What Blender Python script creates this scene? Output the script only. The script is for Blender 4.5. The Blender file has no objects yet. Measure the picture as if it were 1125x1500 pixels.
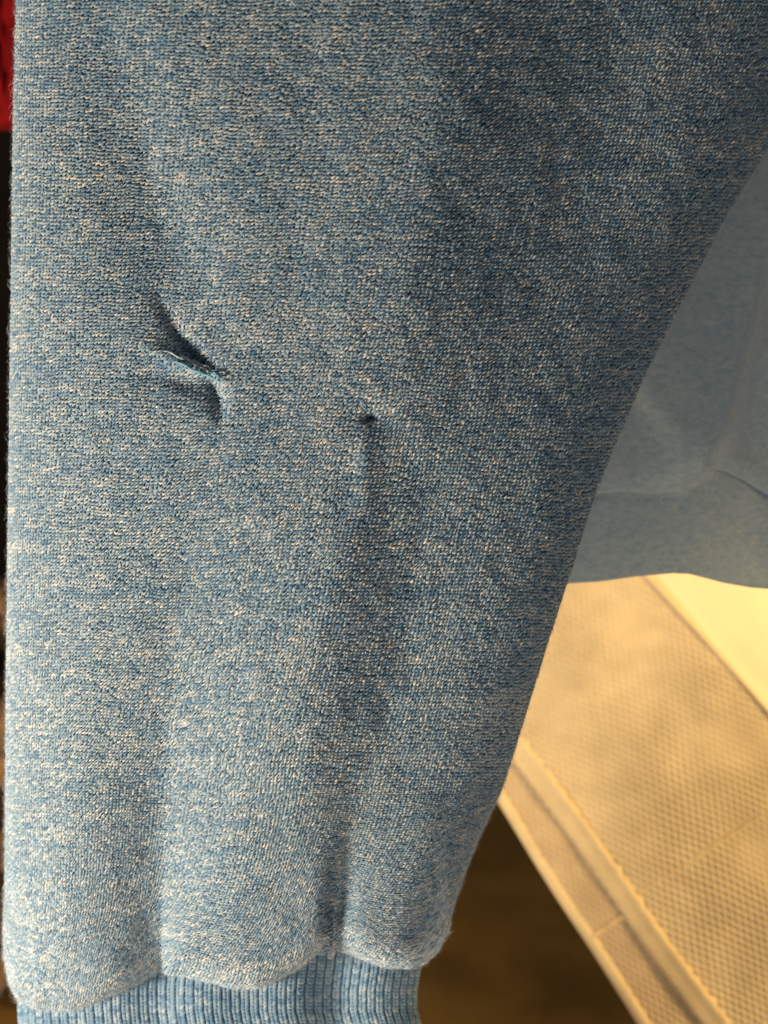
import bpy, math, random
import numpy as np
from mathutils import Vector
from mathutils.noise import noise as pnoise

random.seed(7)
rng = np.random.default_rng(7)
S = bpy.context.scene
COL = S.collection

# ------------------------------------------------------------------ camera
PITCH = math.radians(15.0)
HALF = math.radians(28.0)
T28 = math.tan(HALF)
Y0 = 0.270                                   # the sleeve hangs 27 cm in front of the lens
cam = bpy.data.cameras.new('camera')
camo = bpy.data.objects.new('camera', cam)
COL.objects.link(camo)
camo.rotation_euler = (math.pi / 2 - PITCH, 0, 0)
cam.sensor_fit = 'VERTICAL'
cam.sensor_height = 24.0
cam.lens = 12.0 / T28
cam.clip_start = 0.01
cam.clip_end = 50
cam.dof.use_dof = True
cam.dof.focus_distance = 0.262
cam.dof.aperture_fstop = (cam.lens / 1000) / 0.0028      # 2.8 mm pupil
S.camera = camo

# ------------------------------------------------------------------ world, lamps, exposure
W = bpy.data.worlds.new('World')
S.world = W
W.use_nodes = True
bg = W.node_tree.nodes['Background']
bg.inputs[0].default_value = (0.90, 0.95, 1.0, 1)
bg.inputs[1].default_value = 0.17
S.view_settings.view_transform = 'Standard'
S.view_settings.look = 'None'
S.view_settings.exposure = 0
S.view_settings.gamma = 1


def lamp(name, loc, target, size, power, color):
    l = bpy.data.lights.new(name, 'AREA')
    l.shape = 'DISK'
    l.size = size
    l.energy = power
    l.color = color
    o = bpy.data.objects.new(name, l)
    COL.objects.link(o)
    o.location = loc
    o.rotation_euler = (Vector(target) - Vector(loc)).to_track_quat('-Z', 'Y').to_euler()
    return o


lamp('room_lamp', (-0.40, 0.07, -0.19), (-0.03, 0.27, -0.16), 0.09, 4.6, (1.0, 0.85, 0.66))
lamp('bounce_fill', (-0.03, 0.02, -0.42), (0.04, 0.30, -0.18), 0.18, 0.95, (1.0, 0.83, 0.64))  # added fill standing in for bounce off box and floor, not a real lamp
sp = bpy.data.lights.new('warm_lamp', 'SPOT')          # lamp beyond the right edge, over the box; cone narrowed to miss the sleeve
sp.energy = 51
sp.color = (1.0, 0.69, 0.30)
sp.spot_size = math.radians(46)
sp.spot_blend = 0.45
sp.shadow_soft_size = 0.05
spo = bpy.data.objects.new('warm_lamp', sp)
COL.objects.link(spo)
spo.location = (0.85, 0.30, 0.15)
spo.rotation_euler = (Vector((0.20, 0.52, -0.36)) - Vector(spo.location)).to_track_quat('-Z', 'Y').to_euler()


# ------------------------------------------------------------------ helpers
def raydir(px, py):
    """direction through a photograph pixel (1125 x 1500)"""
    a = (px - 562.5) / 750 * T28
    b = (750 - py) / 750 * T28
    c, s = math.cos(PITCH), math.sin(PITCH)
    return np.stack([a + 0 * b, c + s * b + 0 * a, -s + c * b + 0 * a], -1)


def at(px, py, Y):
    d = raydir(np.asarray(px, float), np.asarray(py, float))
    return d * (np.asarray(Y) / d[..., 1])[..., None]


def mesh_np(name, verts, faces, mat, parent=None, attr=None, smooth=True, kind=None):
    """faces: (n,4) or (n,3) index array"""
    me = bpy.data.meshes.new(name)
    verts = np.ascontiguousarray(verts, dtype=np.float32)
    faces = np.ascontiguousarray(faces, dtype=np.int32)
    n, k = faces.shape
    me.vertices.add(len(verts))
    me.vertices.foreach_set('co', verts.ravel())
    me.loops.add(n * k)
    me.loops.foreach_set('vertex_index', faces.ravel())
    me.polygons.add(n)
    me.polygons.foreach_set('loop_start', np.arange(0, n * k, k, dtype=np.int32))
    me.update(calc_edges=True)
    if smooth:
        me.polygons.foreach_set('use_smooth', np.ones(n, dtype=bool))
    if attr is not None:
        for an, av in attr.items():
            a = me.attributes.new(an, 'FLOAT', 'POINT')
            a.data.foreach_set('value', np.ascontiguousarray(av, dtype=np.float32))
    me.materials.append(mat)
    me.update()
    o = bpy.data.objects.new(name, me)
    COL.objects.link(o)
    if parent is not None:
        o.parent = parent
    if kind:
        o['kind'] = kind
    return o


def grid_faces(nr, nc, wrap=False):
    i = np.arange(nr - 1)[:, None]
    j = np.arange(nc if wrap else nc - 1)[None, :]
    j2 = (j + 1) % nc
    f = np.stack([i * nc + j, (i + 1) * nc + j, (i + 1) * nc + j2, i * nc + j2], -1)
    return f.reshape(-1, 4)


def thing(name, label, cat, loc=(0, 0, 0), group=None):
    o = bpy.data.objects.new(name, None)
    COL.objects.link(o)
    o.location = loc
    o.empty_display_size = 0.02
    o['label'] = label
    o['category'] = cat
    if group:
        o['group'] = group
    bpy.context.view_layer.update()
    return o


def attach(o, parent):
    o.parent = parent
    o.matrix_parent_inverse = parent.matrix_world.inverted()


def tubes(paths, radii, sides=6):
    """many polylines -> one vertex/face set. paths: list of (n,3)"""
    V, F, off = [], [], 0
    for p, r in zip(paths, radii):
        p = np.asarray(p, float)
        n = len(p)
        t = np.gradient(p, axis=0)
        t /= np.linalg.norm(t, axis=1)[:, None] + 1e-12
        ref = np.array([0.31, -0.9, 0.29])
        a = np.cross(t, ref); a /= np.linalg.norm(a, axis=1)[:, None] + 1e-12
        b = np.cross(t, a)
        r = np.broadcast_to(np.asarray(r, float), (n,))
        ang = np.arange(sides) * 2 * math.pi / sides
        ring = p[:, None, :] + r[:, None, None] * (np.cos(ang)[None, :, None] * a[:, None, :] + np.sin(ang)[None, :, None] * b[:, None, :])
        V.append(ring.reshape(-1, 3))
        F.append(grid_faces(n, sides, True) + off)
        off += n * sides
    return np.concatenate(V), np.concatenate(F)


def smoothstep(x, a, b):
    t = np.clip((x - a) / (b - a), 0, 1)
    return t * t * (3 - 2 * t)


class Val2:
    """cheap smooth value noise on numpy arrays"""
    def __init__(self, seed, n=256):
        self.g = np.random.default_rng(seed).uniform(-1, 1, (n, n))
        self.n = n

    def __call__(self, x, y):
        xi = np.floor(x).astype(int); yi = np.floor(y).astype(int)
        fx = x - xi; fy = y - yi
        fx = fx * fx * (3 - 2 * fx); fy = fy * fy * (3 - 2 * fy)
        n = self.n
        g = self.g
        a = g[xi % n, yi % n]; b = g[(xi + 1) % n, yi % n]
        c = g[xi % n, (yi + 1) % n]; d = g[(xi + 1) % n, (yi + 1) % n]
        return (a * (1 - fx) + b * fx) * (1 - fy) + (c * (1 - fx) + d * fx) * fy


def polydist(px, py, pts):
    """signed distance (positive to the right when walking down the line) and the run index 0..n-1"""
    best = np.full(np.shape(px), 1e9)
    sgn = np.zeros(np.shape(px)); run = np.zeros(np.shape(px))
    for i in range(len(pts) - 1):
        (x0, y0), (x1, y1) = pts[i][:2], pts[i + 1][:2]
        dx, dy = x1 - x0, y1 - y0
        L2 = dx * dx + dy * dy
        t = np.clip(((px - x0) * dx + (py - y0) * dy) / L2, 0, 1)
        ex, ey = px - (x0 + t * dx), py - (y0 + t * dy)
        d = np.hypot(ex, ey)
        s = np.sign(ex * dy - ey * dx)
        m = d < best
        best = np.where(m, d, best)
        sgn = np.where(m, s, sgn)
        run = np.where(m, i + t, run)
    return best * sgn, run


def valley(px, py, pts, wl, wr, fade=1.0):
    """groove along a line; pts = (x, y, depth in mm); wl / wr widths (px) on either side, per point or number"""
    d, run = polydist(px, py, pts)
    k = np.arange(len(pts))
    amp = np.interp(run, k, [p[2] for p in pts]) * 0.001
    WL = np.interp(run, k, wl) if not np.isscalar(wl) else wl
    WR = np.interp(run, k, wr) if not np.isscalar(wr) else wr
    w = np.where(d < 0, WL, WR)
    return -amp * np.exp(-np.abs(d / w) ** 1.6)


# ------------------------------------------------------------------ materials
def new_mat(name):
    m = bpy.data.materials.new(name)
    m.use_nodes = True
    nt = m.node_tree
    return m, nt, nt.nodes['Principled BSDF']


def ramp(nt, stops):
    r = nt.nodes.new('ShaderNodeValToRGB')
    e = r.color_ramp.elements
    while len(e) < len(stops):
        e.new(0.5)
    for el, (p, c) in zip(e, stops):
        el.position = p
        el.color = (*c, 1)
    return r


HEATHER = [(0.0, (0.026, 0.082, 0.165)), (0.28, (0.066, 0.150, 0.240)), (0.52, (0.205, 0.278, 0.330)),
           (0.76, (0.450, 0.435, 0.405)), (1.0, (0.720, 0.640, 0.560))]


def yarn_mat(name, stops=HEATHER, sheen=0.35):
    m, nt, b = new_mat(name)
    a = nt.nodes.new('ShaderNodeAttribute'); a.attribute_name = 'tone'
    tc = nt.nodes.new('ShaderNodeTexCoord')
    nz = nt.nodes.new('ShaderNodeTexNoise'); nz.inputs['Scale'].default_value = 2600; nz.inputs['Detail'].default_value = 2
    nt.links.new(tc.outputs['Object'], nz.inputs['Vector'])
    ma = nt.nodes.new('ShaderNodeMath'); ma.operation = 'MULTIPLY_ADD'
    ma.inputs[1].default_value = 0.46; ma.inputs[2].default_value = -0.23
    nt.links.new(nz.outputs['Fac'], ma.inputs[0])
    ad = nt.nodes.new('ShaderNodeMath'); ad.operation = 'ADD'
    nt.links.new(a.outputs['Fac'], ad.inputs[0]); nt.links.new(ma.outputs[0], ad.inputs[1])
    r = ramp(nt, stops)
    nt.links.new(ad.outputs[0], r.inputs[0])
    nt.links.new(r.outputs[0], b.inputs['Base Color'])
    b.inputs['Roughness'].default_value = 0.72
    b.inputs['Specular IOR Level'].default_value = 0.35
    b.inputs['Sheen Weight'].default_value = sheen
    b.inputs['Sheen Roughness'].default_value = 0.5
    b.inputs['Sheen Tint'].default_value = (0.85, 0.9, 0.95, 1)
    return m


def plain(name, col, rough=0.8, sheen=0.0, noise=None, bump=0.0, spec=0.3):
    m, nt, b = new_mat(name)
    b.inputs['Base Color'].default_value = (*col, 1)
    b.inputs['Roughness'].default_value = rough
    b.inputs['Specular IOR Level'].default_value = spec
    b.inputs['Sheen Weight'].default_value = sheen
    if noise:
        sc, amt = noise
        tc = nt.nodes.new('ShaderNodeTexCoord')
        nz = nt.nodes.new('ShaderNodeTexNoise'); nz.inputs['Scale'].default_value = sc; nz.inputs['Detail'].default_value = 5
        nt.links.new(tc.outputs['Object'], nz.inputs['Vector'])
        r = ramp(nt, [(0.3, tuple(c * (1 - amt) for c in col)), (0.7, tuple(min(1, c * (1 + amt)) for c in col))])
        nt.links.new(nz.outputs['Fac'], r.inputs[0]); nt.links.new(r.outputs[0], b.inputs['Base Color'])
        if bump:
            bu = nt.nodes.new('ShaderNodeBump'); bu.inputs['Strength'].default_value = bump; bu.inputs['Distance'].default_value = 0.001
            nt.links.new(nz.outputs['Fac'], bu.inputs['Height']); nt.links.new(bu.outputs[0], b.inputs['Normal'])
    return m


M_yarn = yarn_mat('heather_yarn')
M_rib = yarn_mat('heather_rib_yarn')
M_base = plain('knit_ground', (0.030, 0.085, 0.165), 0.9, 0.2, (900, 0.4))
M_fuzz = plain('cotton_fuzz', (0.42, 0.46, 0.50), 0.9, 0.3)
M_fuzz.node_tree.nodes['Principled BSDF'].inputs['Alpha'].default_value = 1

# ------------------------------------------------------------------ sleeve surface
EDGE_L = [(-200, 30), (0, 26), (150, 22), (300, 20), (600, 16), (900, 12), (1100, 10), (1300, 9), (1360, 7), (1400, 7), (1500, 9)]
EDGE_R = [(-200, 1330), (0, 1225), (215, 1125), (315, 1062), (460, 988), (550, 942), (655, 897), (715, 873), (780, 852), (850, 830),
          (937, 802), (1044, 769), (1105, 750), (1165, 731), (1263, 694), (1364, 654), (1392, 644), (1500, 640)]
BOT = [(-40, 1380), (8, 1405), (14, 1440), (25, 1463), (53, 1478), (103, 1479), (132, 1470), (171, 1454), (199, 1441), (233, 1421), (249, 1425),
       (285, 1432), (338, 1446), (374, 1447), (403, 1436), (439, 1417), (462, 1398), (485, 1389), (510, 1396), (538, 1407),
       (563, 1416), (599, 1417), (622, 1410), (642, 1392), (654, 1366), (700, 1330)]
v1, v2, v3, v4 = Val2(1), Val2(2), Val2(3), Val2(4)


def lut(tab, x):
    return np.interp(x, [t[0] for t in tab], [t[1] for t in tab])


def wrinkles(px, py):
    w = np.zeros(np.shape(px))
    # soft folds down the upper sleeve
    w += valley(px, py, [(150, 0, 1.5), (215, 250, 4.2), (258, 400, 4.2), (290, 520, 2.2), (310, 700, 0.0)], 80, 75)
    w += valley(px, py, [(470, 60, .3), (440, 280, 1.0), (430, 520, .8), (420, 640, .3)], 60, 60)
    w += -valley(px, py, [(640, -40, 2.0), (640, 200, 2.6), (600, 420, 2.2), (560, 560, 1.0)], 80, 95)
    w += valley(px, py, [(900, -50, 1.5), (870, 200, 1.8), (800, 420, 1.2), (720, 600, 0)], 90, 90)
    w += valley(px, py, [(60, 780, 0), (150, 700, .5), (260, 660, .5), (360, 700, 0)], 50, 50)
    # right flank below the small hole: the cloth steps back along a soft fold
    fold = [(545, 600), (532, 700), (508, 800), (490, 900), (476, 1010), (468, 1120), (474, 1230), (482, 1330)]
    d, run = polydist(px, py, fold)
    k = np.interp(run, range(8), [0.0, 0.9, 3.4, 4.2, 4.0, 3.2, 1.8, 0]) * 0.001
    w += k * (1 - smoothstep(d, -34, 120)) * np.exp(-(np.minimum(d, 0) / 110) ** 2)
    w += -valley(px, py, [(531, 630, .3), (533, 665, .8), (530, 720, .7), (516, 790, 0)], 14, 16)
    w += valley(px, py, [(600, 600, 0), (604, 780, 0.8), (600, 930, 0.9), (590, 1040, 0.5), (580, 1150, 0)], 60, 90)
    # pleat above the first notch of the lower edge
    w += valley(px, py, [(310, 640, 0), (270, 800, 1.8), (256, 1000, 4.6), (242, 1150, 7.5), (236, 1290, 9.0), (237, 1360, 9.5), (236, 1440, 10)],
                [70, 75, 80, 80, 72, 60, 46], [60, 75, 90, 85, 60, 20, 10])
    # pleat above the second notch
    w += valley(px, py, [(560, 1000, 0), (535, 1120, 0.7), (510, 1220, 1.8), (495, 1300, 4.0), (486, 1350, 7.0), (483, 1400, 10)],
                [60, 50, 30, 16, 11, 12], [70, 60, 44, 28, 20, 22])
    w += -valley(px, py, [(400, 900, .2), (380, 1050, 2.0), (355, 1250, 2.6), (340, 1400, 1.5)], 80, 80)
    w += -valley(px, py, [(110, 900, .2), (100, 1150, 1.8), (90, 1400, 2.4)], 70, 70)
    w += -valley(px, py, [(620, 1200, .2), (590, 1330, 1.2), (570, 1400, 1.5)], 50, 50)
    # the snag: two grooves and the pinched ridge between them
    w += valley(px, py, [(222, 415, .2), (240, 455, 1.4), (260, 492, 2.1), (284, 522, 3.0), (304, 541, 2.0)], [12, 12, 11, 10, 8], [22, 19, 15, 11, 9])
    w += valley(px, py, [(292, 548, 1.0), (312, 562, 3.8), (321, 588, 3.4), (325, 626, .3)], [15, 15, 15, 12], [10, 11, 12, 11])
    w += -valley(px, py, [(170, 488, .1), (215, 508, .9), (258, 528, 1.8), (300, 546, 2.6), (322, 556, .8)], [14, 13, 11, 8, 6], [16, 13, 10, 7, 6])
    w += valley(px, py, [(190, 545, .1), (235, 552, 1.1), (285, 566, 1.4)], 14, 16)
    # small hole
    r = np.hypot((px - 541) / 1.25, py - 613)
    w += -0.0026 * np.exp(-(r / 6.5) ** 2) - 0.0010 * np.exp(-(r / 26) ** 2)
    w += valley(px, py, [(541, 613, 1.2), (565, 598, .8), (600, 575, .2)], 10, 9)
    # unevenness of soft cloth
    w += 0.0005 * v1(px / 230 + 3, py / 300) + 0.00018 * v2(px / 62, py / 80) + 0.00022 * v3(px / 27, py / 31)
    return w


RB = 34.0                                    # roll radius of the lower edge, px


def sleeve_F(th, r, sink=0.0, wk=1.0):
    """th 0..pi across the front from left edge to right edge, r runs down the sleeve (px)"""
    ra = np.clip(r - 1150, 0, 350)
    xl, xr = lut(EDGE_L, np.minimum(r, 1150) + ra * 0.715), lut(EDGE_R, np.minimum(r, 1150) + ra * 0.60)
    xc, hw = (xl + xr) / 2, (xr - xl) / 2
    px = xc - hw * np.cos(th)
    yB = lut(BOT, px)
    r1 = 1500 - RB
    rl = np.minimum(r, r1)
    py = np.where(rl > 1150, 1150 + (rl - 1150) * (yB - RB - 1150) / (r1 - 1150), rl)
    phi = np.maximum(r - r1, 0) / RB
    pyw = py
    py = py + RB * np.sin(phi)
    dback = 0.0085 * (1 - np.cos(phi))
    D = np.interp(r, [-200, 400, 1000, 1500], [0.020, 0.021, 0.024, 0.026])
    sn = np.sin(th)
    dep = D * np.sign(sn) * np.abs(sn) ** 0.85
    win = np.clip(sn * 3.2, 0, 1)
    dep = dep + wk * wrinkles(px, pyw + 0 * px) * win * (1 - 0.5 * smoothstep(phi, 0.6, 1.8)) - dback - sink * 1.0
    # the upper sleeve turns away from the lens towards its seam
    dep = dep - 0.020 * np.clip((px - 500) / 640, 0, 1.1) ** 1.2 * (1 - smoothstep(pyw, 300, 1000))
    return px, py, at(px, py, Y0 - dep)


def knit(name, F, rows, th_grid, pitch_fn, parent, mat, wfrac=1.0, half_w=0.27, half_h=0.80, rise=0.30, wob=4.0,
         tone_bias=None, hole=None, anchor=0.0, seed=3, pull=None):
    """stocking stitch: every stitch is two slanting half round yarn legs"""
    R = np.random.default_rng(seed)
    n = len(rows)
    Kmax = 0
    P, PX, PY = [], [], []
    for r in rows:
        px, py, p = F(th_grid, np.full_like(th_grid, r))
        rw = r + wob * (v4(px / 230 + 9, np.full_like(px, r) / 260) + 0.5 * v4(px / 60, np.full_like(px, r) / 70 + 40) + 0.28 * v3(px / 17, np.full_like(px, r) / 21 + 40))
        px, py, p = F(th_grid, rw)
        seg = np.linalg.norm(np.diff(F(th_grid, np.full_like(th_grid, r), 0.0, 0.0)[2], axis=0), axis=1)   # wrinkles stretch the stitches
        s = np.concatenate([[0], np.cumsum(seg)])
        i0 = np.searchsorted(th_grid, anchor)
        s = s - s[i0]
        pit = pitch_fn(r)
        ks = np.arange(math.floor(s[0] / pit), math.floor(s[-1] / pit) + 1)
        row = {}
        sk = (ks + 0.30 * v2(ks / 3.1 + 17, np.full(len(ks), r / 34.0)) + 0.5 * v3(ks / 11.0, np.full(len(ks), r / 90.0))) * pit
        q = np.stack([np.interp(sk, s, p[:, c]) for c in range(3)], -1)
        P.append((ks[0], q)); PX.append(np.interp(sk, s, px)); PY.append(np.interp(sk, s, py))
        Kmax = max(Kmax, ks[-1])
    K0 = min(a for a, _ in P)
    NC = Kmax - K0 + 1
    A = np.full((n, NC, 3), np.nan); AX = np.full((n, NC), np.nan); AY = np.full((n, NC), np.nan)
    for i, (k0, q) in enumerate(P):
        A[i, k0 - K0:k0 - K0 + len(q)] = q
        AX[i, k0 - K0:k0 - K0 + len(q)] = PX[i]
        AY[i, k0 - K0:k0 - K0 + len(q)] = PY[i]
    c = A[1:-1, 1:-1]
    Tv = (A[2:, 1:-1] - A[:-2, 1:-1]) / 2
    Sv = (A[1:-1, 2:] - A[1:-1, :-2]) / 2
    ok = ~(np.isnan(Tv).any(-1) | np.isnan(Sv).any(-1) | np.isnan(c).any(-1))
    # heather: blue and white fibre run in short lengths along each course
    h, w_ = ok.shape
    white = R.normal(size=(h, w_))
    ar = np.zeros((h, w_)); ar[:, 0] = white[:, 0]
    rho = 0.45
    for j in range(1, w_):
        ar[:, j] = rho * ar[:, j - 1] + math.sqrt(1 - rho * rho) * white[:, j]
    slow = v2(np.arange(w_)[None, :] / 14.0 + np.zeros((h, 1)), np.arange(h)[:, None] / 3.2 + np.zeros((1, w_)))
    rowtone = R.normal(size=(h, 1)) * 0.25
    base_t = 0.455 + 0.060 * ar + 0.050 * slow + 0.07 * rowtone
    c, Tv, Sv, base_t = c[ok], Tv[ok], Sv[ok], base_t[ok]
    cx, cy = AX[1:-1, 1:-1][ok], AY[1:-1, 1:-1][ok]
    if hole is not None:
        keep = ~hole(cx, cy)
        c, Tv, Sv, base_t, cx, cy = c[keep], Tv[keep], Sv[keep], base_t[keep], cx[keep], cy[keep]
    N = np.cross(Sv, Tv)
    N /= np.linalg.norm(N, axis=1)[:, None] + 1e-12
    flip = (N * c).sum(1) > 0
    facing = None
    Tl = np.linalg.norm(Tv, axis=1)[:, None]; Sl = np.linalg.norm(Sv, axis=1)[:, None]
    bad = ((Tl > 0.003) | (Sl > 0.006))[:, 0]
    m = ~bad
    c, Tv, Sv, N, base_t, cx, cy = c[m], Tv[m], Sv[m], N[m], base_t[m], cx[m], cy[m]
    # the knit is skewed: loops lie flatter on the upper left than on the lower right
    flat = (1 - smoothstep(cx + 0.55 * cy, 350, 1150))[:, None] * (1 - smoothstep(cy, 1100, 1350))[:, None]
    ns = len(c)
    # orient outwards (towards the lens on the front of the tube)
    if (N[:, 1] > 0).mean() > 0.5:
        N = -N
    tt = np.array([-1, -0.42, 0.42, 1.0])
    aa = np.radians([0, 60, 120, 180])
    ca, sa = np.cos(aa), np.sin(aa)
    Vs, ton = [], []
    for sg in (-1, 1):
        jit = R.normal(size=(ns, 8))
        big = 1.0 if sg > 0 else 0.0            # yarn twist turns one leg of every stitch outwards
        lean = 0.36 + (0.20 + 0.42 * flat) * big + 0.14 * jit[:, 0:1]
        Dv = Tv * (1 - 0.28 * flat * big) - sg * lean * Sv * wfrac
        Sd = Sv + sg * 0.25 * Tv
        cc = c + Sv * ((sg * 0.25 - 0.06 * (1 - big)) * wfrac + 0.085 * jit[:, 1:2]) + Tv * (0.15 * jit[:, 2:3])
        hl = (half_h - 0.12) * (1 + 0.08 * jit[:, 3:4])
        hwd = (half_w + 0.05 * big) * wfrac * (1 + 0.12 * jit[:, 4:5])
        Slen = np.linalg.norm(Sv, axis=1)[:, None]
        hgt = (rise * (0.45 + 0.85 * big)) * Slen * wfrac * (1 + 0.18 * jit[:, 5:6])
        v = np.zeros((ns, 4, 4, 3))
        for a_ in range(4):
            t = tt[a_]
            taper = math.sqrt(max(0.06, 1 - 0.90 * t * t))
            lift = (1 - t * t) * 0.75 - 0.22 + 0.10 * t
            for b_ in range(4):
                v[:, a_, b_] = cc + Dv * (hl * t) + Sd * (hwd * taper * ca[b_]) + N * (hgt * (lift + 0.95 * taper * sa[b_] * 0.8))
        Vs.append(v.reshape(ns * 16, 3))
        tv = np.repeat((base_t + 0.03 * big + 0.105 * jit[:, 6])[:, None], 16, 1)
        # tone drifts a little along the leg
        drift = np.repeat(tt, 4)[None, :] * (0.05 * jit[:, 7:8])
        ton.append((tv + drift).reshape(-1))
    V = np.concatenate(Vs); tone = np.concatenate(ton)
    f0 = grid_faces(4, 4)
    if True:
        idx = (np.arange(2 * ns) * 16)[:, None, None]
        Fc = (f0[None] + idx).reshape(-1, 4)
    if tone_bias is not None:
        tone = tone + tone_bias
    o = mesh_np(name, V, Fc, mat, None, {'tone': tone}, True, 'stuff')
    if parent:
        attach(o, parent)
    return o, c, N


# ------------------------------------------------------------------ the sweatshirt
shirt = thing('sweatshirt', 'heathered blue knit sweatshirt hanging up close, its sleeve snagged and holed above the ribbed cuff',
              'sweatshirt', (0, 0.30, -0.05))

# base cloth of the sleeve: a closed flattened tube
thf = np.concatenate([np.linspace(0, math.pi, 330), np.linspace(math.pi, 2 * math.pi, 60)[1:-1]])
rws = np.concatenate([np.arange(-130, 1500 - RB, 6.0), 1500 - RB + np.linspace(0, 2.3, 12) * RB])
RR, TT = np.meshgrid(rws, thf, indexing='ij')
_, _, Pb = sleeve_F(TT, RR, 0.00022)
sleeve = mesh_np('sleeve', Pb.reshape(-1, 3), grid_faces(len(rws), len(thf), True)[:, ::-1], M_base)
attach(sleeve, shirt)

# rows of stitches
rows = [-125.0]
while rows[-1] < 1500 + RB * 1.2:
    r = rows[-1]
    rows.append(r + np.interp(r, [-125, 700, 1500], [5.4, 5.3, 4.4]))
thg = np.concatenate([np.linspace(-0.30, 0.25, 60)[:-1], np.linspace(0.25, math.pi - 0.25, 620)[:-1], np.linspace(math.pi - 0.25, math.pi + 0.30, 60)])


def pitch(r):
    return np.interp(r, [-125, 700, 1500], [0.00120, 0.00111, 0.00100])


def hole_mask(x, y):
    return (np.hypot((x - 541) / 1.3, y - 613) < 2.6)


st, sc, sn = knit('knit_stitches', sleeve_F, rows, thg, pitch, sleeve, M_yarn, hole=hole_mask)

# fuzz: short loose fibres standing off the knit
nf = 34000
vd = sc / np.linalg.norm(sc, axis=1)[:, None]
rim = np.clip(1 - np.abs((vd * sn).sum(1)) * 1.6, 0, 1) ** 1.5 + 0.10
pick = rng.choice(len(sc), nf, p=rim / rim.sum())
b0, n0 = sc[pick], sn[pick]
rd = rng.normal(size=(nf, 3)); rd /= np.linalg.norm(rd, axis=1)[:, None]
tang = rd - (rd * n0).sum(1)[:, None] * n0
L = (0.0006 + 0.0024 * rng.uniform(0, 1, nf) ** 2)[:, None]
curl = np.cross(n0, tang)
g = np.linspace(0, 1, 5)
up = rng.uniform(0.15, 0.8, nf)[:, None]
cr = rng.normal(size=(nf, 1)) * 0.6
pts = [b0 + n0 * 0.0002 + n0 * (up * L * (t - 0.35 * t * t)) + tang * (L * t) + curl * (L * cr * t * t) for t in g]
Pf = np.stack(pts, 1)
dirv = np.gradient(Pf, axis=1)
dirv /= np.linalg.norm(dirv, axis=2)[:, :, None] + 1e-12
e1 = np.cross(dirv, np.array([0.2, 0.95, 0.25])); e1 /= np.linalg.norm(e1, axis=2)[:, :, None] + 1e-12
e2 = np.cross(dirv, e1)
rad = 0.000022 * np.array([1, .9, .8, .65, .3])[None, :, None] * rng.uniform(0.6, 1.6, nf)[:, None, None]
ring = [Pf + rad * (math.cos(q) * e1 + math.sin(q) * e2) for q in (0, 2.094, 4.189)]
Vf = np.stack(ring, 2).reshape(-1, 3)
ff = (grid_faces(5, 3, True)[None] + (np.arange(nf) * 15)[:, None, None]).reshape(-1, 4)
fz = mesh_np('fuzz', Vf, ff, M_fuzz, None, None, True, 'stuff')
attach(fz, sleeve)

# ------------------------------------------------------------------ loose yarn at the snag and the hole
M_thread = plain('teal_thread', (0.08, 0.24, 0.32), 0.7, 0.4, (1500, 0.5))
M_thread2 = plain('pale_thread', (0.34, 0.42, 0.46), 0.7, 0.4, (1500, 0.4))


def yarn_path(pts, lift, n=28, wig=0.8):
    p = np.array(pts, float)
    k = np.linspace(0, len(p) - 1, n)
    x = np.interp(k, range(len(p)), p[:, 0]); y = np.interp(k, range(len(p)), p[:, 1])
    x = np.convolve(np.pad(x, 3, 'edge'), np.ones(7) / 7, 'valid'); y = np.convolve(np.pad(y, 3, 'edge'), np.ones(7) / 7, 'valid')
    x = x + wig * np.sin(k * 5.1 + pts[0][0]); y = y + wig * np.cos(k * 4.3)
    th = np.arccos(np.clip(-(x - (lut(EDGE_L, y) + lut(EDGE_R, y)) / 2) / ((lut(EDGE_R, y) - lut(EDGE_L, y)) / 2), -1, 1))
    _, _, q = sleeve_F(th, y)
    lf = lift * (0.35 + np.sin(np.linspace(0, math.pi, n)))
    return q - q / np.linalg.norm(q, axis=1)[:, None] * lf[:, None]


snag = [([(262, 520), (280, 530), (300, 541), (316, 550), (326, 556)], .0009, .00030, M_thread2),
        ([(256, 528), (276, 538), (296, 546), (310, 552)], .0010, .00026, M_thread),
        ([(282, 527), (292, 533), (304, 536), (314, 546)], .0016, .00024, M_thread2),
        ([(270, 534), (288, 545), (305, 549), (322, 560), (331, 556)], .0012, .00022, M_thread),
        ([(306, 548), (316, 546), (322, 552), (316, 558), (309, 553)], .0015, .00032, M_thread),
        ([(238, 512), (256, 520), (276, 529), (290, 534)], .0007, .00024, M_thread2)]
for q in range(16):
    x0 = rng.uniform(262, 326); y0 = 522 + (x0 - 262) * 0.56 + rng.uniform(-4, 4)
    a = rng.uniform(-0.6, 1.6); Lq = rng.uniform(9, 24)
    snag.append(([(x0, y0), (x0 + Lq * .5 * math.cos(a), y0 + Lq * .5 * math.sin(a) + rng.uniform(-3, 3)), (x0 + Lq * math.cos(a), y0 + Lq * math.sin(a))],
                 rng.uniform(.0004, .0013), rng.uniform(.00006, .00012), M_thread2 if q % 2 else M_thread))
for p, lf, rr_, mm in snag:
    V, F = tubes([yarn_path(p, lf)], [rr_], 6)
    o = mesh_np('snagged_yarn', V, F, mm)
    attach(o, sleeve)
for p, lf, rr_ in [([(530, 606), (536, 611), (544, 616), (550, 610)], .0003, .00016), ([(534, 620), (542, 617), (549, 604), (556, 600)], .0006, .00014)]:
    V, F = tubes([yarn_path(p, lf, 18, .5)], [rr_], 5)
    o = mesh_np('broken_yarn', V, F, M_thread)
    attach(o, sleeve)

# ------------------------------------------------------------------ cuff
NR = 48


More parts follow.
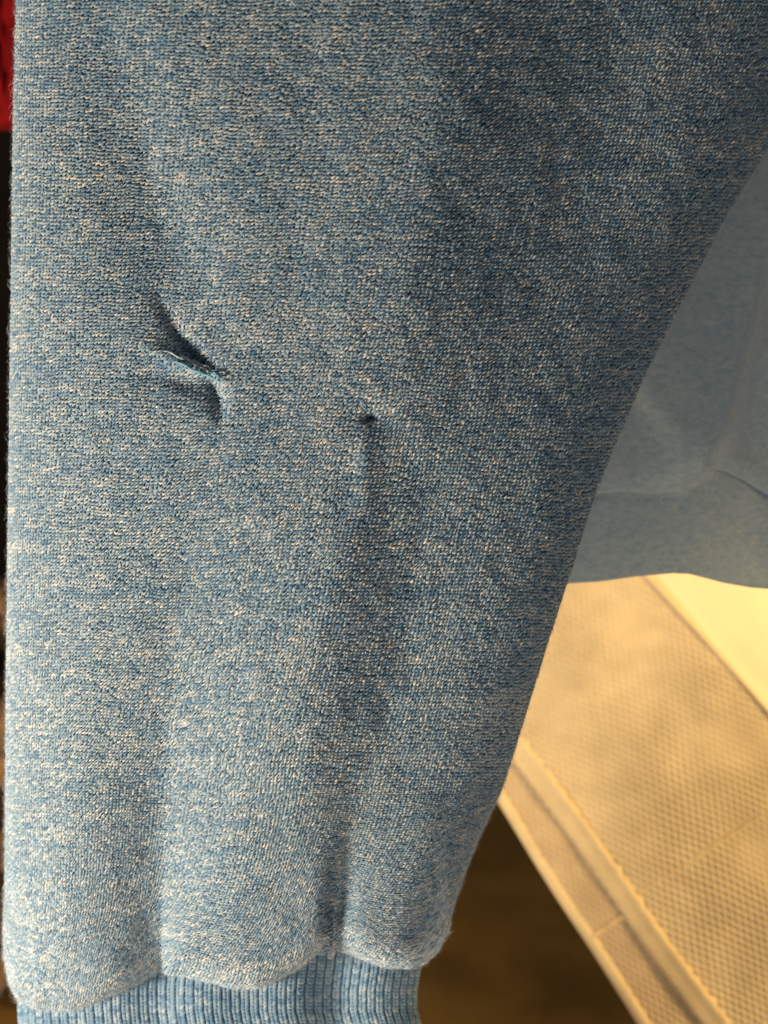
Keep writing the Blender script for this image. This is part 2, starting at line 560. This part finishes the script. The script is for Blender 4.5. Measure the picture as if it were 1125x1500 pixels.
def cuff_F(th, r, sink=0.0, wk=1.0):
    xl = np.interp(r, [1350, 1450, 1500, 1700], [27, 28, 30, 40])
    xr = np.interp(r, [1350, 1415, 1450, 1480, 1500, 1700], [622, 614, 608, 608, 614, 610])
    xc, hw = (xl + xr) / 2, (xr - xl) / 2
    px = xc - hw * np.cos(th)
    D = 0.020
    s_ = np.sin(th)
    dep = D * np.sign(s_) * np.abs(s_) ** 0.85
    lean = px + (r - 1430) * 0.10 * ((px - 320) / 300) * -1
    rib = 0.5 + 0.5 * np.cos(2 * math.pi * (th_arc(th) * NR))
    dep = dep + np.clip(s_ * 3, 0, 1) * (0.0006 * rib + 0.0016 * v1(px / 90 + 7, r / 200) - 0.0050 * np.exp(-((px - 236) / 45) ** 2) - 0.0065 * np.exp(-((px - 488) / 45) ** 2))
    dep = dep - 0.0060 - sink
    return px, r + 0 * px, at(px, r + 0 * px, Y0 - dep)


_t = np.linspace(-0.5, math.pi + 0.5, 600)
_p = np.stack([0.058 * np.cos(_t), 0.020 * np.sin(_t)], -1)
_s = np.concatenate([[0], np.cumsum(np.linalg.norm(np.diff(_p, axis=0), axis=1))])
_s = (_s - np.interp(0, _t, _s)); _s = _s / np.interp(math.pi, _t, _s)


def th_arc(th):
    return np.interp(th, _t, _s)


thc = np.concatenate([np.linspace(0, math.pi, 520), np.linspace(math.pi, 2 * math.pi, 60)[1:-1]])
rwc = np.arange(1340, 1741, 12.0)
RC, TC = np.meshgrid(rwc, thc, indexing='ij')
_, _, Pc = cuff_F(TC, RC, 0.0004)
cuff = mesh_np('cuff', Pc.reshape(-1, 3), grid_faces(len(rwc), len(thc), True)[:, ::-1], M_base)
attach(cuff, sleeve)
# stitches of the ribs: one wale per rib
thw = np.interp(np.arange(-3, NR + 4) / NR, _s, _t)
rowsC = np.arange(1365, 1735, 5.2)


def rib_rows():
    px, py, p = [], [], []
    A = []
    for r in rowsC:
        _, _, q = cuff_F(thw, np.full_like(thw, r))
        A.append(q)
    return np.array(A)


A = rib_rows()
c = A[1:-1, 1:-1]; Tv = (A[2:, 1:-1] - A[:-2, 1:-1]) / 2; Sv = (A[1:-1, 2:] - A[1:-1, :-2]) / 2
hh, ww = c.shape[:2]
R2 = np.random.default_rng(11)
bt = 0.345 + 0.06 * R2.normal(size=(hh, ww))
c, Tv, Sv, bt = c.reshape(-1, 3), Tv.reshape(-1, 3), Sv.reshape(-1, 3), bt.reshape(-1)
N = np.cross(Sv, Tv); N /= np.linalg.norm(N, axis=1)[:, None]
if (N[:, 1] > 0).mean() > .5:
    N = -N
Vs, tn = [], []
tt = np.array([-1, -0.42, 0.42, 1.0]); aa = np.radians([0, 60, 120, 180])
for sg in (-1, 1):
    j = R2.normal(size=(len(c), 5))
    Dv = Tv - sg * 0.16 * Sv
    cc = c + Sv * (sg * 0.195 + 0.012 * j[:, :1])
    Sl = np.linalg.norm(Sv, axis=1)[:, None]
    v = np.zeros((len(c), 4, 4, 3))
    for a_ in range(4):
        t = tt[a_]; tp = math.sqrt(max(.1, 1 - .82 * t * t)); lift = (1 - t * t) * .75 - .2
        for b_ in range(4):
            v[:, a_, b_] = cc + Dv * (0.85 * t) + Sv * (0.225 * (1 + .08 * j[:, 1:2]) * tp * math.cos(aa[b_])) + N * (0.16 * Sl * (lift + .8 * tp * math.sin(aa[b_])))
    Vs.append(v.reshape(-1, 3)); tn.append(np.repeat(bt + .07 * j[:, 2], 16))
Vr = np.concatenate(Vs)
Fr = (grid_faces(4, 4)[None] + (np.arange(2 * len(c)) * 16)[:, None, None]).reshape(-1, 4)
rs = mesh_np('rib_stitches', Vr, Fr, M_rib, None, {'tone': np.concatenate(tn)}, True, 'stuff')
attach(rs, cuff)

# ------------------------------------------------------------------ body of the sweatshirt behind the sleeve
m, nt, b = new_mat('heather_jersey')
tc = nt.nodes.new('ShaderNodeTexCoord')
mp = nt.nodes.new('ShaderNodeMapping'); mp.inputs['Scale'].default_value = (1, 1, 1.7)
nz = nt.nodes.new('ShaderNodeTexNoise'); nz.inputs['Scale'].default_value = 330; nz.inputs['Detail'].default_value = 6; nz.inputs['Roughness'].default_value = 0.75
nt.links.new(tc.outputs['Object'], mp.inputs[0]); nt.links.new(mp.outputs[0], nz.inputs['Vector'])
r_ = ramp(nt, [(0.25, (0.20, 0.31, 0.40)), (0.5, (0.34, 0.42, 0.47)), (0.75, (0.50, 0.53, 0.52))])
nt.links.new(nz.outputs['Fac'], r_.inputs[0]); nt.links.new(r_.outputs[0], b.inputs['Base Color'])
b.inputs['Roughness'].default_value = 0.9; b.inputs['Sheen Weight'].default_value = 0.4
b.inputs['Specular IOR Level'].default_value = 0.2
M_body = m
HEM = [(500, 880), (835, 853), (880, 850), (930, 843), (985, 838), (1010, 839), (1060, 852), (1100, 859), (1125, 861), (1250, 850), (1500, 870)]
SEAM = [(500, 735), (870, 722), (905, 718), (960, 722), (1000, 718), (1035, 684), (1060, 688), (1090, 702), (1125, 724), (1250, 730), (1500, 735)]


def body_F(px, py):
    lobe = [(1190, 200), (1135, 380), (1100, 520), (1072, 635), (1045, 685), (1000, 716), (940, 722), (860, 720)]
    d, run = polydist(px, py, lobe)
    amp = np.interp(run, [0, 1, 3, 4, 5, 6, 7], [7, 10, 15, 15, 9, 2.5, .8]) * 0.001
    dep = amp * (1 - smoothstep(d, -10, 9)) * np.exp(-(np.minimum(d, 0) / 120) ** 2)
    dep = dep - 0.0013 * np.exp(-((py - lut(SEAM, px)) / 7.0) ** 2) * (1 - smoothstep(px, 985, 1010) * (1 - smoothstep(px, 1040, 1060)))
    dep = dep + 0.0024 * smoothstep(lut(SEAM, px) - py, 0, 9) * smoothstep(px, 1040, 1060) * (1 - smoothstep(lut(SEAM, px) - py, 9, 60))
    dep = dep + valley(px, py, [(960, 520, 0.2), (965, 600, 1.6), (925, 690, 1.2)], 50, 60)
    dep = dep + valley(px, py, [(1130, 500, 0.5), (1118, 640, 1.2), (1110, 800, 1.2)], 40, 50)
    dep = dep + valley(px, py, [(985, 740, .8), (980, 850, 1.2)], 40, 30)
    dep = dep + 0.0022 * v1(px / 170 + 31, py / 200) + 0.0003 * v2(px / 40, py / 50)
    return 0.325 + 0.02 * smoothstep(px, 850, 1150) - dep


def body_piece(name, y_top, y_bot, parent, thick=0.0016, n=170, xs=(520, 1480, 300)):
    px = np.linspace(*xs)
    t = np.linspace(0, 1, n)
    yt, yb = y_top(px), y_bot(px)
    PY = yt[None] + (yb - yt)[None] * t[:, None]
    PX = np.broadcast_to(px[None], PY.shape)
    Y = body_F(PX, PY)
    kk = np.array([1, 2, 3, 2, 1]) / 9.0                    # jersey this thick bends softly
    for _ in range(3):
        Yp = np.pad(Y, 2, 'edge')
        Yp = sum(kk[a] * Yp[a:a + Y.shape[0]] for a in range(5))
        Y = sum(kk[a] * Yp[:, a:a + Y.shape[1]] for a in range(5))
    front = at(PX, PY, Y)
    Pn = [front]
    # round the lower edge over to the back of the cloth
    edge_px, edge_py, eY = PX[-1], PY[-1], Y[-1]
    for a in (40, 90, 140, 180):
        ra = math.radians(a)
        Pn.append(at(edge_px, edge_py + 1.8 * math.sin(ra), eY + thick * (1 - math.cos(ra)))[None])
    back = at(PX, PY, Y + 2 * thick)[::-1][1:]
    Pn.append(back[::6])
    V = np.concatenate(Pn)
    o = mesh_np(name, V.reshape(-1, 3), grid_faces(V.shape[0], V.shape[1]), M_body)
    attach(o, parent)
    return o


body = body_piece('body', lambda x: 0 * x - 160, lambda x: lut(SEAM, x), shirt)
hem = body_piece('hem_band', lambda x: lut(SEAM, x) + 0.4, lambda x: lut(HEM, x), shirt, 0.0018, 60)

# ------------------------------------------------------------------ cream woven storage box
NB = np.array([-0.10, -0.90, 0.42]); NB /= np.linalg.norm(NB)
OB = at(950.0, 1250.0, 0.50)


def onplane(px, py, off=0.0, n=NB, o=OB):
    d = raydir(np.asarray(px, float), np.asarray(py, float))
    t = ((o + n * off) @ n) / (d @ n)
    return d * t[..., None]


M_weave = plain('cream_weave', (0.60, 0.46, 0.26), 0.75, 0.15, (60, 0.10))
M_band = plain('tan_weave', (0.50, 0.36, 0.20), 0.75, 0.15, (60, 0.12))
M_pipe = plain('cream_piping', (0.64, 0.48, 0.25), 0.7, 0.1, (90, 0.08))
M_smooth = plain('cream_lining', (0.74, 0.62, 0.40), 0.8, 0.1, (25, 0.05))
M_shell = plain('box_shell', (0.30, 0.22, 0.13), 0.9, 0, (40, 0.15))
box = thing('storage_box', 'cream woven fabric storage box with piped edges standing below the sweatshirt hem', 'storage box', tuple(OB))

PIPE_IN = [(600, 905), (690, 1010), (757, 1095), (836, 1201), (909, 1306), (953, 1372), (1004, 1441), (1046, 1497), (1190, 1690)]
PIPE_OUT = [(575, 905), (742, 1177), (814, 1296), (889, 1408), (946, 1500), (1066, 1690)]
SEAMR = [(780, 660), (880, 770), (950, 848), (1040, 946), (1125, 1042), (1260, 1195), (1480, 1440)]


def xof(tab, y):
    return np.interp(y, [t[1] for t in tab], [t[0] for t in tab])


def woven(name, xl, xr, y0, y1, mat, amp, pitch_px, th_w, th_f, n_sub=5, off=0.0, seed=5, slack=0.6):
    """plain weave: over-and-under strands as one relief sheet, cut along two border lines"""
    cu, su = math.cos(th_w), math.sin(th_w)
    step = pitch_px / n_sub
    ys = np.arange(y0, y1, step)
    nx = int(max((xr(y) - xl(y)) for y in ys) / step) + 2
    t = np.linspace(0, 1, nx)
    PY = np.broadcast_to(ys[:, None], (len(ys), nx))
    PX = xl(ys)[:, None] + (xr(ys) - xl(ys))[:, None] * t[None]
    # real size of a strand stays constant on the cloth: pitch follows the distance
    base = onplane(PX, PY)
    ex = np.array([1.0, 0, 0]); ex = ex - (ex @ NB) * NB; ex /= np.linalg.norm(ex)
    ey = np.cross(NB, ex)
    U0 = (base - OB) @ ex; V0 = (base - OB) @ ey
    vn = Val2(seed)
    U0 = U0 + 0.0016 * vn(U0 * 22 + 5, V0 * 22 + 9); V0 = V0 + 0.0016 * vn(U0 * 22 + 50, V0 * 22 + 70)
    pm = pitch_px * 2 * T28 / 1500 * 0.54
    u = (U0 * cu + V0 * su) / pm
    v = (-U0 * math.sin(th_f) + V0 * math.cos(th_f)) / pm
    iu, iv = np.floor(u), np.floor(v)
    tube = lambda f: np.sqrt(np.clip(1 - (2 * f - 1) ** 2, 0, 1))
    fu, fv = u - iu, v - iv
    par = ((iu + iv) % 2) * 2 - 1
    wu = tube(fu) * (0.5 + 0.5 * par * np.sin(math.pi * fv))
    wv = tube(fv) * (0.5 - 0.5 * par * np.sin(math.pi * fu))
    k = 0.75 + slack * vn(U0 * 30 + 90, V0 * 30)
    h = amp * k * np.maximum(wu, wv) + 0.0006 * vn(U0 * 14, V0 * 14 + 33) + 0.0003 * vn(U0 * 55, V0 * 45 + 3)
    P = base + NB * (h + off)[..., None]
    # hold the borders down
    o = mesh_np(name, P.reshape(-1, 3), grid_faces(*P.shape[:2]), mat, None, None, True, 'stuff')
    attach(o, box)
    return o


woven('woven_panel', lambda y: xof(PIPE_IN, y), lambda y: np.maximum(xof(SEAMR, y), xof(PIPE_IN, y) + 20), 760, 1690, M_weave, 0.0024, 9.6, 0.06, -0.42, 5, slack=0.5)
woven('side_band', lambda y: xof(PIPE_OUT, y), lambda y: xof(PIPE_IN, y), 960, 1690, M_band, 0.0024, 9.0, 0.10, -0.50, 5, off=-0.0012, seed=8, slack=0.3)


def path3(tab, off, n, scal=0.0, dens=1.0, sm=True):
    p = np.array(tab, float)
    L = np.concatenate([[0], np.cumsum(np.hypot(*np.diff(p, axis=0).T))])
    s = np.linspace(0, L[-1], n)
    x = np.interp(s, L, p[:, 0]); y = np.interp(s, L, p[:, 1])
    if sm:
        kx = max(3, n // 12) | 1
        x = np.convolve(np.pad(x, kx // 2, 'reflect', reflect_type='odd'), np.ones(kx) / kx, 'valid')
        y = np.convolve(np.pad(y, kx // 2, 'reflect', reflect_type='odd'), np.ones(kx) / kx, 'valid')
    return onplane(x, y, off), s


def ribbon(name, tab, off, n, prof, mat, scallop=0.0):
    """a sewn edge: prof = closed section (across, up) in mm"""
    pp, s = path3(tab, off, n)
    t = np.gradient(pp, axis=0); t /= np.linalg.norm(t, axis=1)[:, None]
    ac = np.cross(t, NB)
    if ac[:, 0].mean() < 0:
        ac = -ac
    pr = np.array(prof) * 0.001
    k = np.clip(pr[:, 0] / pr[:, 0].max(), 0, 1)
    sc_ = scallop * (np.abs(np.sin(s * math.pi / 29 + 0.5 * np.sin(s / 70))) ** 0.7 - 0.5) * (0.7 + 0.3 * np.sin(s / 37))
    V = pp[:, None] + ac[:, None] * (pr[None, :, 0] + k[None] * sc_[:, None])[..., None] + NB * (pr[None, :, 1] * (1 + 0.10 * np.sin(s / 17))[:, None])[..., None]
    o = mesh_np(name, V.reshape(-1, 3), grid_faces(n, len(pr), True), mat)
    attach(o, box)
    return o


ribbon('piping', PIPE_IN, 0.0004, 420, [(-6.5, 0), (-6.3, 1.2), (-4.5, 1.9), (-1.5, 1.9), (1.0, 2.3), (3.2, 2.9), (5.2, 3.3), (6.6, 2.7), (7.2, 1.8), (7.0, 0)], M_pipe, 0.0016)
pp, s = path3(PIPE_OUT, 0.0005, 300)
ribbon('piping', PIPE_OUT, 0.0, 300, [(-4.5, -5), (-4.2, -1.5), (-3.2, 0.4), (-1.6, 1.2), (0.4, 1.3), (1.8, 1.0), (2.6, 0.6), (2.8, -0.5)], M_pipe, 0.0005)
# seam beside the smooth panel and the panel itself
pp, s = path3(SEAMR, 0.0002, 200)
V, F = tubes([pp], [0.0015], 8)
o = mesh_np('seam', V, F, M_weave); attach(o, box)
NS = np.array([0.16, -0.78, 0.60]); NS /= np.linalg.norm(NS)
xs = np.array(SEAMR, float)
tS = np.linspace(0, 1, 60)
sx = np.interp(np.linspace(0, len(xs) - 1, 160), range(len(xs)), xs[:, 0])
sy = np.interp(np.linspace(0, len(xs) - 1, 160), range(len(xs)), xs[:, 1])
p0 = onplane(sx + 3, sy, -0.0008)
across = np.cross(NS, (p0[-1] - p0[0]) / np.linalg.norm(p0[-1] - p0[0]))
if across[0] < 0:
    across = -across
vn = Val2(77)
g1, g2 = np.meshgrid(np.arange(160), tS, indexing='ij')
Ps = p0[:, None, :] + across[None, None, :] * (0.30 * tS[None, :, None]) + NS[None, None] * (0.0016 * vn(g1 / 22.0, g2 * 9) - 0.0015 * np.exp(-((g2 * 0.30 - 0.008) / 0.003) ** 2))[..., None]
o = mesh_np('smooth_panel', Ps.reshape(-1, 3), grid_faces(160, 60), M_smooth); attach(o, box)
# heat-sealed crease across the weave
for tab in ([(935, 1310), (1000, 1268), (1065, 1226), (1140, 1180), (1250, 1110)], [(868, 1372), (890, 1357), (912, 1342)]):
    pp, s = path3(tab, 0.0008, 60)
    V, F = tubes([pp], [0.0011 + 0.0002 * np.sin(s / 4)], 8)
    o = mesh_np('crease', V, F, M_pipe); attach(o, box)
# shell behind the panels: gives the box its thickness
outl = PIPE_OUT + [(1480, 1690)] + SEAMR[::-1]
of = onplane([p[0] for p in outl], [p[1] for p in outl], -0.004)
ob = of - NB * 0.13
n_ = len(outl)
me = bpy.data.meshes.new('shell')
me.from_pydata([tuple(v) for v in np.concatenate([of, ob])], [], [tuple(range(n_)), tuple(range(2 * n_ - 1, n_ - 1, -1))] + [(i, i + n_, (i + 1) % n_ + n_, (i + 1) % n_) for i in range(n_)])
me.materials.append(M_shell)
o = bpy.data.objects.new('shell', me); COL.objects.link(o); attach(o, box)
FLOOR_Z = float(min(of[:, 2].min(), ob[:, 2].min())) - 0.001

# ------------------------------------------------------------------ floor, wall, and the clothes seen past the left edge
M_floor = plain('dark_floorboards', (0.16, 0.085, 0.018), 0.6, 0, (14, 0.35), 0.3)
fl = mesh_np('floor', np.array([[-3, -1, FLOOR_Z], [3, -1, FLOOR_Z], [3, 3, FLOOR_Z], [-3, 3, FLOOR_Z]]), np.array([[0, 1, 2, 3]]), M_floor, smooth=False, kind='structure')
M_wall = plain('dark_wall', (0.035, 0.022, 0.012), 0.9, 0, (8, 0.3))
wl = mesh_np('wall', np.array([[-3, 1.6, FLOOR_Z], [3, 1.6, FLOOR_Z], [3, 1.6, 2], [-3, 1.6, 2]]), np.array([[0, 1, 2, 3]]), M_wall, smooth=False, kind='structure')


def cloth_block(name, x0, x1, y0, y1, Y, mat, label, cat, seed, fold=0.012, tier=0.0):
    vn = Val2(seed)
    n1, n2 = 90, 120
    PX, PY = np.meshgrid(np.linspace(x0, x1, n2), np.linspace(y0, y1, n1))
    d = fold * vn(PX / 26, PY / 120 + 3) + 0.5 * fold * vn(PX / 11 + 5, PY / 40) + tier * vn(PX / 30, PY / 26 + 11)
    edge = np.minimum(np.minimum(PX - x0, x1 - PX) / 22, np.minimum(PY - y0, y1 - PY) / 22)
    Yf = Y - d + 0.02 * (1 - np.clip(edge, 0, 1)) ** 2
    fr = at(PX, PY, Yf); bk = at(PX[::-1], PY[::-1], (Y + 0.035) + 0 * PX)
    V = np.concatenate([fr, bk])
    o = mesh_np(name, V.reshape(-1, 3), grid_faces(V.shape[0], V.shape[1]), mat)
    o['label'] = label; o['category'] = cat
    return o


M_red = plain('red_cotton', (0.26, 0.001, 0.002), 0.9, 0.0, (60, 0.2))
M_brown = plain('brown_wool', (0.20, 0.11, 0.045), 0.9, 0.2, (30, 0.5))
cloth_block('red_garment', -260, 120, -150, 192, 0.62, M_red, 'bright red garment hanging past the upper left edge of the sleeve', 'garment', 21)
cloth_block('brown_blanket', -300, 120, 850, 1700, 0.62, M_brown, 'dark brown crumpled blanket behind the lower left edge of the sleeve', 'blanket', 22, 0.03, 0.03)
